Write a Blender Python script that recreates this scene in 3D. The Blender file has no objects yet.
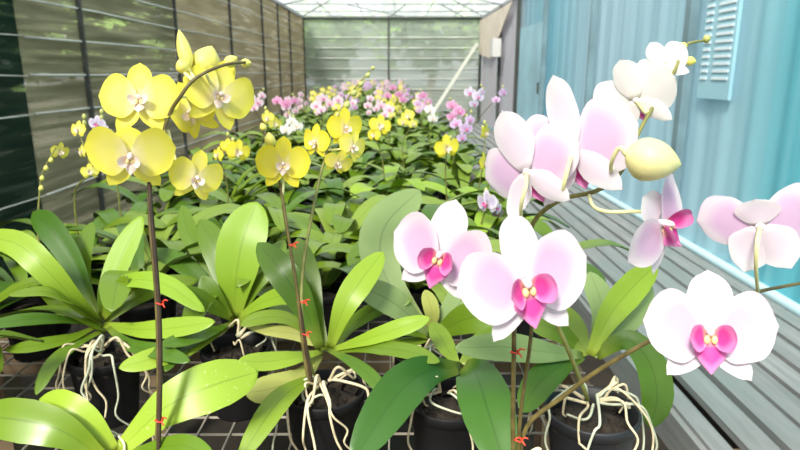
import bpy, math, random
from mathutils import Vector, Matrix
random.seed(7)
V = Vector
scn = bpy.context.scene
COL = scn.collection
PI = math.pi

# ------------------------------------------------------------------ camera
CAM = V((0, 0, 1.35)); FPX = 620.0
pit = math.radians(13.9); yaw = math.radians(0.46)
FW = V((math.sin(yaw)*math.cos(pit), math.cos(yaw)*math.cos(pit), -math.sin(pit)))
RT = V((math.cos(yaw), -math.sin(yaw), 0)); UP = RT.cross(FW)
cd = bpy.data.cameras.new('camera'); cam = bpy.data.objects.new('camera', cd); COL.objects.link(cam)
m = Matrix((RT, UP, -FW)).transposed().to_4x4(); m.translation = CAM
cam.matrix_world = m
cd.sensor_width = 36; cd.lens = FPX/800*36; cd.clip_start = 0.02; cd.clip_end = 300
cd.dof.use_dof = True; cd.dof.focus_distance = 0.68; cd.dof.aperture_fstop = 10
scn.camera = cam

def P(px, py, d):
    return CAM + FW*d + RT*((px-400)/FPX*d) + UP*((225-py)/FPX*d)
def PZ(px, py, z):
    r = FW + RT*((px-400)/FPX) + UP*((225-py)/FPX)
    return CAM + r*((z-CAM.z)/r.z)

BENCH = 0.80; DECK = 0.15; ROOF = 2.62
XL, XR, YB, YF = -2.17, 2.08, 15.3, -1.2

# ------------------------------------------------------------------ materials
def mat(name):
    mt = bpy.data.materials.new(name); mt.use_nodes = True
    nt = mt.node_tree; nt.nodes.clear()
    return mt, nt, nt.nodes.new('ShaderNodeOutputMaterial')
def N(nt, t, **kw):
    n = nt.nodes.new(t)
    for k, v in kw.items(): setattr(n, k, v)
    return n
def rgba(c): return (c[0], c[1], c[2], 1)
def ramp(nt, stops, fac):
    r = N(nt, 'ShaderNodeValToRGB'); e = r.color_ramp.elements
    while len(e) < len(stops): e.new(0.5)
    for i, (p, c) in enumerate(stops):
        e[i].position = p; e[i].color = rgba(c)
    nt.links.new(fac, r.inputs[0]); return r.outputs[0]
def mixc(nt, a, b, fac, mode='MIX'):
    n = N(nt, 'ShaderNodeMix', data_type='RGBA', blend_type=mode)
    for s, v in ((n.inputs[6], a), (n.inputs[7], b), (n.inputs[0], fac)):
        if hasattr(v, 'is_linked'): nt.links.new(v, s)
        elif isinstance(v, (int, float)): s.default_value = v
        else: s.default_value = rgba(v)
    return n.outputs[2]
def noise(nt, scale, coord=None, vec_scale=None, detail=3.0):
    tc = N(nt, 'ShaderNodeTexCoord')
    src = tc.outputs[coord or 'Object']
    if vec_scale:
        mp = N(nt, 'ShaderNodeMapping'); mp.inputs['Scale'].default_value = vec_scale
        nt.links.new(src, mp.inputs[0]); src = mp.outputs[0]
    n = N(nt, 'ShaderNodeTexNoise'); n.inputs['Scale'].default_value = scale; n.inputs['Detail'].default_value = detail
    nt.links.new(src, n.inputs['Vector']); return n.outputs[0]
def simple(name, c, rough=0.6, var=0.0, scale=20, metal=0, spec=0.5, bump=0):
    mt, nt, out = mat(name)
    b = N(nt, 'ShaderNodeBsdfPrincipled'); b.inputs['Roughness'].default_value = rough
    b.inputs['Metallic'].default_value = metal; b.inputs['Specular IOR Level'].default_value = spec
    if var:
        f = noise(nt, scale)
        col = ramp(nt, [(0.3, [x*(1-var) for x in c]), (0.7, [min(1, x*(1+var)) for x in c])], f)
        nt.links.new(col, b.inputs['Base Color'])
        if bump:
            bp = N(nt, 'ShaderNodeBump'); bp.inputs['Strength'].default_value = bump; bp.inputs['Distance'].default_value = 0.01
            nt.links.new(f, bp.inputs['Height']); nt.links.new(bp.outputs[0], b.inputs['Normal'])
    else: b.inputs['Base Color'].default_value = rgba(c)
    nt.links.new(b.outputs[0], out.inputs[0]); return mt
def sheet(name, colfn, transl=0.35, rough=0.5, spec=0.3):
    """petal / leaf like material: glossy-diffuse front plus light shining through"""
    mt, nt, out = mat(name)
    col = colfn(nt)
    b = N(nt, 'ShaderNodeBsdfPrincipled'); b.inputs['Roughness'].default_value = rough
    b.inputs['Specular IOR Level'].default_value = spec
    t = N(nt, 'ShaderNodeBsdfTranslucent'); mx = N(nt, 'ShaderNodeMixShader'); mx.inputs[0].default_value = transl
    nt.links.new(col, b.inputs['Base Color']); nt.links.new(col, t.inputs[0])
    nt.links.new(b.outputs[0], mx.inputs[1]); nt.links.new(t.outputs[0], mx.inputs[2])
    nt.links.new(mx.outputs[0], out.inputs[0]); return mt
def uvxy(nt):
    tc = N(nt, 'ShaderNodeTexCoord'); s = N(nt, 'ShaderNodeSeparateXYZ'); nt.links.new(tc.outputs['UV'], s.inputs[0])
    return s.outputs[0], s.outputs[1]
def math_(nt, op, a, b=None, clamp=False):
    n = N(nt, 'ShaderNodeMath', operation=op, use_clamp=clamp)
    for i, v in enumerate((a, b)):
        if v is None: continue
        if hasattr(v, 'is_linked'): nt.links.new(v, n.inputs[i])
        else: n.inputs[i].default_value = v
    return n.outputs[0]

def ramp_bw(nt, fac, a, b):
    c = ramp(nt, [(a, (0, 0, 0)), (b, (1, 1, 1))], fac)
    bw = N(nt, 'ShaderNodeRGBToBW'); nt.links.new(c, bw.inputs[0]); return bw.outputs[0]
def leaf_col(c1, c2):
    def fn(nt):
        oi = N(nt, 'ShaderNodeObjectInfo')
        base = ramp(nt, [(0, c1), (1, c2)], oi.outputs['Random'])
        u, v = uvxy(nt)
        d = math_(nt, 'ABSOLUTE', math_(nt, 'SUBTRACT', v, 0.5))
        rib = ramp(nt, [(0.0, (1, 1, 1)), (0.035, (0, 0, 0))], d)
        rb = N(nt, 'ShaderNodeRGBToBW'); nt.links.new(rib, rb.inputs[0])
        c = mixc(nt, base, [x*0.6 for x in c1], math_(nt, 'MULTIPLY', rb.outputs[0], 0.7))
        yel = ramp(nt, [(0.0, (1, 1, 1)), (0.22, (0, 0, 0))], u)
        yb = N(nt, 'ShaderNodeRGBToBW'); nt.links.new(yel, yb.inputs[0])
        c = mixc(nt, c, (0.45, 0.50, 0.08), math_(nt, 'MULTIPLY', yb.outputs[0], 0.5))
        f = noise(nt, 9, 'UV', (1, 6, 1))
        return mixc(nt, c, [x*0.72 for x in c2], math_(nt, 'MULTIPLY', f, 0.5))
    return fn
M = {}
M['leaf'] = sheet('orchid leaf', leaf_col((0.10, 0.205, 0.011), (0.22, 0.34, 0.02)), 0.25, 0.34, 0.5)
M['leaf_bright'] = sheet('fresh orchid leaf', leaf_col((0.30, 0.50, 0.035), (0.38, 0.55, 0.05)), 0.28, 0.38, 0.4)
M['leaf_dark'] = sheet('deep green orchid leaf', leaf_col((0.05, 0.14, 0.010), (0.10, 0.21, 0.014)), 0.22, 0.34, 0.45)
M['leaf_deep'] = sheet('dark glossy green orchid leaf', leaf_col((0.03, 0.115, 0.010), (0.05, 0.15, 0.012)), 0.22, 0.34, 0.45)
M['leaf_grey'] = sheet('dusty green orchid leaf', leaf_col((0.24, 0.36, 0.13), (0.33, 0.45, 0.17)), 0.25, 0.5, 0.3)
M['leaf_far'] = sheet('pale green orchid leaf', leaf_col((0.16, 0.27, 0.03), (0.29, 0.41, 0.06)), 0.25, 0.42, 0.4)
def speck(nt):
    c = leaf_col((0.30, 0.48, 0.035), (0.36, 0.53, 0.05))(nt)
    return mixc(nt, c, (0.70, 0.78, 0.42), math_(nt, 'MULTIPLY', ramp_bw(nt, noise(nt, 260), .66, .72), .6))
M['leaf_speck'] = sheet('speckled fresh orchid leaf', speck, 0.28, 0.38, 0.4)
M['leaf_pale'] = sheet('yellowing orchid leaf', leaf_col((0.48, 0.53, 0.12), (0.58, 0.60, 0.18)), 0.3, 0.5, 0.3)

def petal_col(edge, mid, inner, reach=0.18):
    def fn(nt):
        u, v = uvxy(nt)
        dv = math_(nt, 'MULTIPLY', math_(nt, 'ABSOLUTE', math_(nt, 'SUBTRACT', v, 0.5)), 2.0)
        r = math_(nt, 'ADD', math_(nt, 'POWER', math_(nt, 'ABSOLUTE', math_(nt, 'SUBTRACT', u, 0.40)), 1.6),
                  math_(nt, 'MULTIPLY', math_(nt, 'POWER', dv, 1.8), 0.32))
        c = ramp(nt, [(0.0, mid), (0.11, mid), (0.30, edge)], r)
        f = noise(nt, 5, 'UV', (1, 14, 1))
        c = mixc(nt, c, mid, math_(nt, 'MULTIPLY', f, 0.22))
        iu = ramp(nt, [(0.0, (1, 1, 1)), (reach, (0, 0, 0))], u)
        ib = N(nt, 'ShaderNodeRGBToBW'); nt.links.new(iu, ib.inputs[0])
        return mixc(nt, c, inner, ib.outputs[0])
    return fn
M['petal_pink'] = sheet('white petal with lilac blush', petal_col((0.89, 0.83, 0.86), (0.82, 0.62, 0.80), (0.88, 0.80, 0.86)), 0.45, 0.6, 0.1)
M['sepal_pink'] = sheet('white sepal', petal_col((0.89, 0.85, 0.865), (0.87, 0.79, 0.855), (0.87, 0.8, 0.84)), 0.45, 0.6, 0.1)
M['petal_cream'] = sheet('cream white petal', petal_col((0.95, 0.93, 0.90), (0.94, 0.91, 0.88), (0.93, 0.91, 0.78)), 0.45, 0.6, 0.1)
M['petal_yellow'] = sheet('yellow petal', petal_col((0.96, 0.90, 0.15), (0.95, 0.89, 0.27), (0.96, 0.90, 0.72), .36), 0.45, 0.6, 0.1)
M['petal_deep'] = sheet('deep yellow petal', petal_col((0.95, 0.86, 0.08), (0.95, 0.87, 0.15), (0.95, 0.86, 0.6), .30), 0.45, 0.6, 0.1)
M['petal_rose'] = sheet('rose petal', petal_col((0.90, 0.60, 0.78), (0.82, 0.38, 0.65), (0.92, 0.75, 0.85)), 0.4, 0.5, 0.2)
M['petal_blush'] = sheet('pale pink petal', petal_col((0.94, 0.85, 0.89), (0.90, 0.68, 0.80), (0.92, 0.8, 0.85)), 0.4, 0.5, 0.2)
M['petal_lilac'] = sheet('lilac petal', petal_col((0.84, 0.70, 0.86), (0.72, 0.50, 0.78), (0.88, 0.78, 0.88)), 0.4, 0.5, 0.2)
M['petal_lavender'] = sheet('lavender white petal', petal_col((0.88, 0.83, 0.90), (0.70, 0.62, 0.80), (0.85, 0.8, 0.9)), 0.35, 0.5, 0.2)
M['lip_magenta'] = sheet('magenta lip', petal_col((0.84, 0.30, 0.60), (0.72, 0.07, 0.36), (0.92, 0.66, 0.36), .30), 0.3, 0.5, 0.25)
M['lip_yellow'] = sheet('cream and pink lip', petal_col((0.95, 0.86, 0.80), (0.94, 0.76, 0.68), (0.9, 0.5, 0.3)), 0.35, 0.5, 0.25)
M['column'] = simple('white column', (0.92, 0.85, 0.88), 0.5)
M['callus'] = simple('orange callus', (0.90, 0.66, 0.30), 0.5, 0.3, 300)
M['column_y'] = simple('pale pink column', (0.92, 0.78, 0.76), 0.5)
M['bud'] = simple('yellow green bud', (0.84, 0.76, 0.17), 0.5, 0.1, 60)
M['bud_big'] = simple('cream yellow bud', (0.86, 0.79, 0.36), 0.5, 0.08, 80)
M['bud_green'] = simple('green bud', (0.48, 0.50, 0.16), 0.5, 0.15, 60)
M['pedicel'] = simple('pale yellow flower stem', (0.80, 0.78, 0.38), 0.5, 0.1, 60)
M['stalk'] = simple('brown green flower stalk', (0.13, 0.10, 0.03), 0.5, 0.4, 60)
M['stalk_green'] = simple('olive flower stalk', (0.22, 0.22, 0.055), 0.5, 0.3, 60)
M['stake'] = simple('dark brown stake', (0.04, 0.024, 0.010), 0.7, 0.35, 60)
M['tie'] = simple('red twist tie', (0.75, 0.06, 0.03), 0.4)
M['pot'] = simple('black plastic pot', (0.008, 0.008, 0.009), 0.6, 0.2, 30, spec=.25)
M['pot_grey'] = simple('dark grey plastic pot', (0.014, 0.015, 0.019), 0.55, 0.2, 30)
M['bark'] = simple('bark chips', (0.022, 0.015, 0.009), 0.9, 0.6, 90, bump=0.8)
M['root'] = simple('ivory aerial root', (0.66, 0.56, 0.36), 0.7, 0.25, 50)
M['root_grey'] = simple('silver green aerial root', (0.50, 0.52, 0.38), 0.7, 0.25, 50)
M['steel'] = simple('dull galvanised wire', (0.30, 0.27, 0.22), 0.6, 0.4, 10)
M['post'] = simple('dark steel post', (0.05, 0.055, 0.05), 0.6, 0.2, 4)
M['post_blue'] = simple('blue grey post', (0.17, 0.27, 0.31), 0.6, 0.2, 4)
M['rail'] = simple('pale wire', (0.66, 0.68, 0.62), 0.6, 0.3, 2)
M['roof_bar'] = simple('roof bar', (0.36, 0.38, 0.40), 0.6)

# ------------------------------------------------------------------ mesh helpers
class MB:
    def __init__(s): s.v = []; s.f = []; s.uv = []; s.sh = set()
    def add(s, vs, fs, uvs=None, sh=()):
        o = len(s.v); s.sh |= {(min(a, b)+o, max(a, b)+o) for a, b in sh}; s.v += [V(x) for x in vs]; s.f += [tuple(i+o for i in f) for f in fs]
        s.uv += list(uvs) if uvs else [(0.5, 0.5)]*len(vs)
    def box(s, a, b):
        x0, y0, z0 = a; x1, y1, z1 = b
        s.add([(x0,y0,z0),(x1,y0,z0),(x1,y1,z0),(x0,y1,z0),(x0,y0,z1),(x1,y0,z1),(x1,y1,z1),(x0,y1,z1)],
              [(3,2,1,0),(4,5,6,7),(0,1,5,4),(1,2,6,5),(2,3,7,6),(3,0,4,7)])
    def tube(s, pts, r0, r1=None, n=8, cap=True):
        r1 = r0 if r1 is None else r1
        k = len(pts); vs = []; fs = []; uvs = []
        t0 = (pts[1]-pts[0]).normalized()
        a = t0.orthogonal().normalized()
        for i, p in enumerate(pts):
            t = (pts[min(i+1, k-1)]-pts[max(i-1, 0)]).normalized()
            a = (a - t*a.dot(t)).normalized(); b = t.cross(a)
            r = r0(i/(k-1)) if callable(r0) else r0+(r1-r0)*i/(k-1)
            for j in range(n):
                q = 2*PI*j/n
                vs.append(p + a*(r*math.cos(q)) + b*(r*math.sin(q))); uvs.append((i/(k-1), j/n))
        for i in range(k-1):
            for j in range(n):
                fs.append((i*n+j, i*n+(j+1) % n, (i+1)*n+(j+1) % n, (i+1)*n+j))
        if cap:
            fs.append(tuple(range(n-1, -1, -1))); fs.append(tuple((k-1)*n+j for j in range(n)))
        s.add(vs, fs, uvs)
    def lathe(s, prof, c, n=24):
        vs = []; fs = []; k = len(prof)
        for r, z in prof:
            for j in range(n):
                q = 2*PI*j/n; vs.append(c + V((r*math.cos(q), r*math.sin(q), z)))
        for i in range(k-1):
            for j in range(n): fs.append((i*n+j, i*n+(j+1) % n, (i+1)*n+(j+1) % n, (i+1)*n+j))
        s.add(vs, fs)
    def mesh(s, name, mt, off=None, smooth=True):
        me = bpy.data.meshes.new(name)
        o = off or V((0, 0, 0))
        me.from_pydata([tuple(x-o) for x in s.v], [], s.f)
        uvl = me.uv_layers.new(name='UVMap')
        li = [0]*len(me.loops); me.loops.foreach_get('vertex_index', li)
        flat = []
        for i in li: flat += s.uv[i]
        uvl.data.foreach_set('uv', flat)
        if smooth: me.polygons.foreach_set('use_smooth', [True]*len(me.polygons))
        if s.sh:
            at = me.attributes.new('sharp_edge', 'BOOLEAN', 'EDGE'); n = len(me.edges); ev = [0]*(2*n); me.edges.foreach_get('vertices', ev)
            at.data.foreach_set('value', [(min(ev[2*i], ev[2*i+1]), max(ev[2*i], ev[2*i+1])) in s.sh for i in range(n)])
        me.materials.append(mt); me.update(); return me

def spline(pts, n):
    """Catmull-Rom through pts"""
    if len(pts) == 2: return [pts[0].lerp(pts[1], i/(n-1)) for i in range(n)]
    q = [pts[0]*2-pts[1]] + list(pts) + [pts[-1]*2-pts[-2]]
    out = []; seg = len(pts)-1
    for i in range(n):
        t = i/(n-1)*seg; k = min(int(t), seg-1); t -= k
        a, b, c, d = q[k:k+4]
        out.append(0.5*((2*b)+(c-a)*t+(2*a-5*b+4*c-d)*t*t+(3*b-a-3*c+d)*t**3))
    return out
def interp(tab, x):
    for (a, b), (c, d) in zip(tab, tab[1:]):
        if x <= c: return b+(d-b)*(x-a)/(c-a)
    return tab[-1][1]

def link(name, me, parent=None):
    o = bpy.data.objects.new(name, me); COL.objects.link(o)
    if parent: o.parent = parent
    return o
def tag(o, label, cat, group=None, kind=None):
    o['label'] = label; o['category'] = cat
    if group: o['group'] = group
    if kind: o['kind'] = kind
    return o
def thing(name, loc, label, cat, group=None):
    o = bpy.data.objects.new(name, None); COL.objects.link(o); o.location = loc
    o.empty_display_size = 0.05
    return tag(o, label, cat, group)
def part(name, mb, mt, parent, origin=None, smooth=True):
    return link(name, mb.mesh(name, mt, origin if origin is not None else parent.location, smooth), parent)
def struct(name, mb, mt, parent=None, smooth=False):
    o = link(name, mb.mesh(name, mt, None, smooth), parent)
    if not parent: o['kind'] = 'structure'
    return o

# ------------------------------------------------------------------ leaves, roots, stalks
LW = [(0, .30), (.08, .38), (.2, .55), (.4, .86), (.6, 1.0), (.76, .95), (.88, .74), (.95, .47), (.985, .24), (1, .05)]
def rim(R, nu, nv): return [(i*R+j, (i+1)*R+j) for i in range(nu-1) for j in (0, nv-1)]
def leaf_mb(pts, width, nrm, nu=18, nv=8, fold=0.22, thick=0.0022):
    mb = MB(); c = spline(pts, nu); vs = []; uvs = []; fs = []
    for i in range(nu):
        u = i/(nu-1); u = 1-(1-u)**1.25 if u > .5 else u*(1-.5**1.25)/.5
        f = u*(nu-1); k = min(int(f), nu-2); p = c[k].lerp(c[k+1], f-k)
        t = (c[min(k+2, nu-1)]-c[max(k-1, 0)]).normalized()
        s = t.cross(nrm)
        s = s.normalized() if s.length > 1e-4 else t.orthogonal().normalized()
        nn = s.cross(t).normalized(); w = interp(LW, u)*width*0.5
        fo = fold*(1.25-u)
        for j in range(nv):
            v = -1+2*j/(nv-1)
            vs.append(p+s*(w*v)+nn*(w*fo*(abs(v)**1.3)+thick*.5*(1-v*v)**.5)); uvs.append((u, .5+.5*v))
        for j in range(nv-2, 0, -1):
            v = -1+2*j/(nv-1)
            vs.append(p+s*(w*v)+nn*(w*fo*(abs(v)**1.3)-thick*(1-v*v)**.5)); uvs.append((u, .5+.5*v))
    R = 2*nv-2
    for i in range(nu-1):
        for j in range(R): fs.append((i*R+j, (i+1)*R+j, (i+1)*R+(j+1) % R, i*R+(j+1) % R))
    fs.append(tuple(range(R))); fs.append(tuple((nu-1)*R+j for j in range(R-1, -1, -1)))
    mb.add(vs, fs, uvs, rim(R, nu, nv)); return mb
def px_leaf(root, spec, wpx, tilt=0.65, mt='leaf', lat=0.0, fold=.22):
    pts = [P(*s) for s in spec]
    d = sum(s[2] for s in spec)/len(spec)
    n = (V((0, 0, 1))*(1-tilt) + (-FW)*tilt + RT*lat).normalized()
    return part('leaf', leaf_mb(pts, wpx*d/FPX, n, 22, 9, fold), M[mt], root)
def tube_part(name, root, pts, r0, r1, mt, n=14, sides=8):
    mb = MB(); mb.tube(spline(pts, n), r0, r1, sides)
    return part(name, mb, M[mt], root)
def roots(root, base, count, rad, seed, drop=0.11, mts=('root', 'root', 'root_grey'), r=0.0022, arc=(0, 2*PI)):
    """aerial roots that arch over the pot rim and hang down outside it"""
    rr = random.Random(seed)
    for i in range(int(count*1.25)):
        a = rr.uniform(*arc); da = rr.uniform(-.9, .9)
        R1 = rad*rr.uniform(.3, .7); R2 = rad*rr.uniform(1.05, 1.28)
        def at(R, ang, z): return base+V((R*math.cos(ang), R*math.sin(ang), z))
        k = rr.random(); end = rr.uniform(.35, 1)*drop
        if k < .35:    # stays coiled over the bark
            pts = [at(.01, a, .012), at(R1, a+da*.3, rr.uniform(.01, .04)), at(rad*.8, a+da, rr.uniform(.0, .03)), at(rad*rr.uniform(.6, 1.0), a+da*1.8, rr.uniform(.0, .02)), at(rad*.6, a+da*2.4, -.005)]
        else:
            pts = [at(.01, a, .012), at(R1, a+da*.2, rr.uniform(.01, .04)), at(rad*.95, a+da*.4, rr.uniform(.008, .025)), at(R2, a+da*.5, rr.uniform(-.02, .01)),
                   at(R2*rr.uniform(1.0, 1.12), a+da*.7, -end*.4), at(R2*rr.uniform(.95, 1.15), a+da*.8+rr.uniform(-.2, .2), -end*.7), at(R2*rr.uniform(.95, 1.25), a+da, -end)]
        pts = [p+V((rr.uniform(-1, 1), rr.uniform(-1, 1), rr.uniform(-.5, .5)))*.004 for p in pts]
        tube_part('aerial_root', root, pts, r*rr.uniform(.7, 1.2), r*.6, rr.choice(mts), 36, 6)
def pot(root, c, r, h=0.115, mt='pot', hi=True, off=None):
    """pot whose rim centre is c"""
    n = 28 if hi else 12
    pr = [(r*.0, -h), (r*.70, -h), (r*.74, -h+.004), (r*.93, -.018), (r*.95, -.016), (r*1.0, -.015), (r*1.02, -.002),
          (r*1.0, 0), (r*.95, -.001), (r*.91, -.02), (r*.80, -.05), (0.0, -.05)]
    mb = MB(); mb.lathe(pr, c, n)
    o = part('pot', mb, M[mt], root, off)
    b = MB(); rr = random.Random(int(c.x*1000+c.y*77))
    b.lathe([(r*.9, -.026), (r*.5, -.016), (0.0, -.012)], c, n)
    if hi:
        for i in range(26):
            a = rr.uniform(0, 6.28); q = r*.85*math.sqrt(rr.random()); s = rr.uniform(.005, .011)
            e = c+V((q*math.cos(a), q*math.sin(a), -.017)); z = rr.uniform(0, 6.28)
            ax = V((math.cos(z), math.sin(z), rr.uniform(-.3, .5))).normalized(); ay = ax.orthogonal().normalized(); az = ax.cross(ay)
            vs = [e+ax*(s*i1)+ay*(s*.6*j1)+az*(s*.45*k1) for k1 in (-1, 1) for i1, j1 in ((-1, -1), (1, -.8), (1.1, 1), (-.9, .8))]
            b.add(vs, [(3,2,1,0),(4,5,6,7),(0,1,5,4),(1,2,6,5),(2,3,7,6),(3,0,4,7)])
    part('potting_bark', b, M['bark'], root, off, smooth=False)
    return o

# ------------------------------------------------------------------ flowers (local: faces +Z, up +Y, half span 1)
PW = [(0, .16), (.05, .32), (.12, .58), (.22, .80), (.35, .95), (.5, 1.0), (.64, .98), (.77, .88), (.87, .70), (.94, .49), (.98, .28), (.995, .14), (1, .06)]
SW = [(0, .30), (.1, .50), (.25, .78), (.42, .97), (.55, 1.0), (.70, .95), (.82, .83), (.90, .66), (.955, .46), (.985, .27), (1, .10)]
TW = [(0, .34), (.1, .56), (.25, .85), (.4, 1.0), (.52, .98), (.68, .86), (.82, .67), (.91, .48), (.965, .30), (.99, .17), (1, .08)]
def lobe(ang, length, half, tab, z0, cup, cross, skew=0.0, bendz=0.0, nu=14, nv=9, rip=0.0, th=.005, seed=0):
    """one petal or sepal growing from the origin in direction ang (deg from +X)"""
    mb = MB(); a = math.radians(ang); d = V((math.cos(a), math.sin(a), 0)); s = V((-math.sin(a), math.cos(a), 0))
    vs = []; uvs = []; fs = []
    for i in range(nu):
        u = 1-(1-i/(nu-1))**1.7
        w0 = interp(tab, u)*half
        for sd in (1, -1):
            rng = range(nv) if sd == 1 else range(nv-2, 0, -1)
            for j in rng:
                v = -1+2*j/(nv-1); w = w0*(1+.035*math.sin(u*9+seed*1.7+(2 if v > 0 else 0))+.04*math.sin(seed*2.3+(1.5 if v > 0 else 0)))
                z = z0 + cup*u*u + bendz*u + cross*v*v*w + rip*math.sin(u*5+v*2.5+seed)*u*(1-u**6)*abs(v) + (th*(1-v*v)**.5)*(.5*sd)
                p = d*(u*length*(1-.04*v*v)+.03) + s*(v*w+skew*math.sin(u*PI*.5)*length) + V((0, 0, z))
                vs.append(p); uvs.append((u, .5+.5*v))
    R = 2*nv-2
    for i in range(nu-1):
        for j in range(R): fs.append((i*R+j, (i+1)*R+j, (i+1)*R+(j+1) % R, i*R+(j+1) % R))
    fs.append(tuple(range(R))); fs.append(tuple((nu-1)*R+j for j in range(R-1, -1, -1)))
    mb.add(vs, fs, uvs, rim(R, nu, nv)); return mb
def ball(mb, c, rx, ry, rz, n=10):
    vs = []; fs = []; k = n//2+1
    for i in range(k):
        q = PI*i/(k-1)
        for j in range(n):
            a = 2*PI*j/n
            vs.append(c+V((rx*math.sin(q)*math.cos(a), ry*math.sin(q)*math.sin(a), rz*math.cos(q))))
    for i in range(k-1):
        for j in range(n): fs.append((i*n+j, (i+1)*n+j, (i+1)*n+(j+1) % n, i*n+(j+1) % n))
    mb.add(vs, fs)
def lip_mb(kind, sc=1.0):
    """three lobed lip: two side lobes curving up and forward, a pointed middle lobe"""
    mb = MB()
    if kind == 'pink':
        tab = [(0, .40), (.2, .55), (.38, .95), (.48, 1.0), (.6, .80), (.78, .48), (.92, .26), (1, .10)]
        mid = lobe(-90, .58, .25, tab, .10, -.10, -.35, bendz=.20, nu=13, nv=9)
        side = [lobe(-90+sg*84, .31, .21, PW, .06, .10, .5, skew=-sg*.02, bendz=.26, nu=10, nv=9) for sg in (-1, 1)]
    else:
        tab = [(0, .4), (.25, .7), (.5, 1.0), (.75, .75), (1, .1)]
        mid = lobe(-90, .34, .13, tab, .10, -.05, -.4, bendz=.22, nu=9, nv=7)
        side = [lobe(-90+sg*72, .22, .13, PW, .10, .05, .5, skew=sg*.05, bendz=.18, nu=8, nv=7) for sg in (-1, 1)]
    for q in [mid]+side: mb.add(q.v, q.f, q.uv, q.sh)
    return mb
def frame(pos, yw, pt, roll, size):
    y, p, r = (math.radians(x) for x in (yw, pt, roll))
    n = (-FW)*(math.cos(y)*math.cos(p)) + RT*(math.sin(y)*math.cos(p)) + UP*math.sin(p)
    ref = UP if abs(pt) < 75 else RT
    x = ref.cross(n).normalized(); u = n.cross(x)
    uu = u*math.cos(r)+x*math.sin(r); xx = uu.cross(n)
    mm = Matrix((xx*size, uu*size, n*size)).transposed().to_4x4(); mm.translation = pos
    return mm
def flower(root, px, py, d, wpx, yw=0, pt=0, roll=0, kind='pink', ped=None, shape=None, petal=None, sepal=None, name='flower'):
    """wpx: width of the whole flower in the photo when seen from the front"""
    pos = P(px, py, d); size = wpx*.5*d/FPX
    mw = frame(pos, yw, pt, roll, size)
    pink = kind == 'pink'
    sh = dict(W=.56, cup=-.12, cross=.12, rip=.035, psk=.14, scup=-.06, dl=1.02, dh=.34, ll=.92, lh=.23, la=41, pcup2=None, pa=2, pa2=None)
    if not pink: sh.update(W=.57, dl=1.0, dh=.30, ll=.94, lh=.25, la=36, psk=.12)
    sh.update(shape or {})
    pm = M[petal or ('petal_pink' if pink else 'petal_yellow')]; sm = M[sepal or petal or ('sepal_pink' if pink else 'petal_yellow')]
    c = MB(); ball(c, V((0, .05, .13)), .06, .075, .15); ball(c, V((0, .0, .0)), .09, .09, .06)
    f = link(name, c.mesh(name, M['column'] if pink else M['column_y']), root)
    f.matrix_local = Matrix.Translation(-root.location) @ mw
    sd = px*.37+py
    def sub(nm, mb, mt): return link(nm, mb.mesh(nm, mt), f)
    sub('sepal', lobe(90, sh['dl'], sh['dh'], SW, -.03, sh['scup'], .12, nu=14, rip=.02, seed=sd), sm)
    for sg in (-1, 1):
        sub('sepal', lobe(-90+sg*sh['la'], sh['ll'], sh['lh'], TW, -.02, sh['scup'], .15, nu=13, rip=.02, seed=sd+sg), sm)
    for sg, ang in ((1, sh['pa']), (-1, 180-(sh['pa2'] if sh['pa2'] is not None else sh['pa']))):
        cup = sh['cup'] if sg > 0 or sh['pcup2'] is None else sh['pcup2']
        sub('petal', lobe(ang, .97, sh['W'], PW, .04, cup, sh['cross'], skew=sg*sh['psk'], nu=18, nv=11, rip=sh['rip'], seed=sd*2+sg), pm)
    sub('lip', lip_mb(kind), M['lip_magenta'] if pink else M['lip_yellow'])
    k = MB()
    for sg in (-1, 1): ball(k, V((sg*.055, -.07, .17)), .05, .075, .05, 10)
    sub('callus', k, M['callus'])
    if ped:
        inv = mw.inverted(); pts = [inv @ P(*q) for q in ped]; pts = [V((0, 0, -.02))]+pts
        mb = MB(); mb.tube(spline(pts, 12), .0019/size, .0016/size, 8)
        sub('flower_stem', mb, M['pedicel'])
    return f
def bud(root, px, py, d, wpx, hpx, ang=0, mt='bud', ped=None, yaw_=0):
    """egg shaped closed bud; ang turns its pointed end, degrees from up, clockwise"""
    a = math.radians(ang); pos = P(px, py, d); L = hpx*d/FPX; w = wpx*d/FPX
    ax = (UP*math.cos(a)+RT*math.sin(a)+(-FW)*yaw_).normalized()
    prof = [(0, .02), (.04, .32), (.12, .62), (.25, .90), (.4, 1.0), (.55, .96), (.7, .80), (.84, .52), (.94, .25), (1, .03)]
    mb = MB(); pts = [pos+ax*((i/15-.5)*L) for i in range(16)]
    n = 14; vs = []; fs = []; x = ax.orthogonal().normalized(); y = ax.cross(x)
    for i, p in enumerate(pts):
        r = interp(prof, i/15)*w*.5
        for j in range(n):
            q = 2*PI*j/n; k = r*(1+.05*math.cos(3*q))
            vs.append(p+x*(k*math.cos(q))+y*(k*math.sin(q)))
    for i in range(15):
        for j in range(n): fs.append((i*n+j, i*n+(j+1) % n, (i+1)*n+(j+1) % n, (i+1)*n+j))
    mb.add(vs, fs); o = part('bud', mb, M[mt], root)
    if ped:
        p = [pos-ax*(L*.48)]+[P(*q) for q in ped]
        t = MB(); t.tube(spline(p, 12), .0018, .0018, 8)
        link('flower_stem', t.mesh('flower_stem', M['pedicel'], root.location), o)
    return o
def tie(root, px, py, d, r=.0036):
    c = P(px, py, d); mb = MB()
    ring = [c+V((r*math.cos(a*PI/6), r*math.sin(a*PI/6), .001*math.sin(a))) for a in range(13)]
    mb.tube(ring, .0009, .0009, 6, False)
    for e in (V((.010, -.004, .004)), V((.007, -.006, -.003))):
        mb.tube(spline([c+V((r, 0, 0)), c+e*.6+V((0, 0, .002)), c+e], 6), .001, .0008, 6)
    return part('twist_tie', mb, M['tie'], root)

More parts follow.
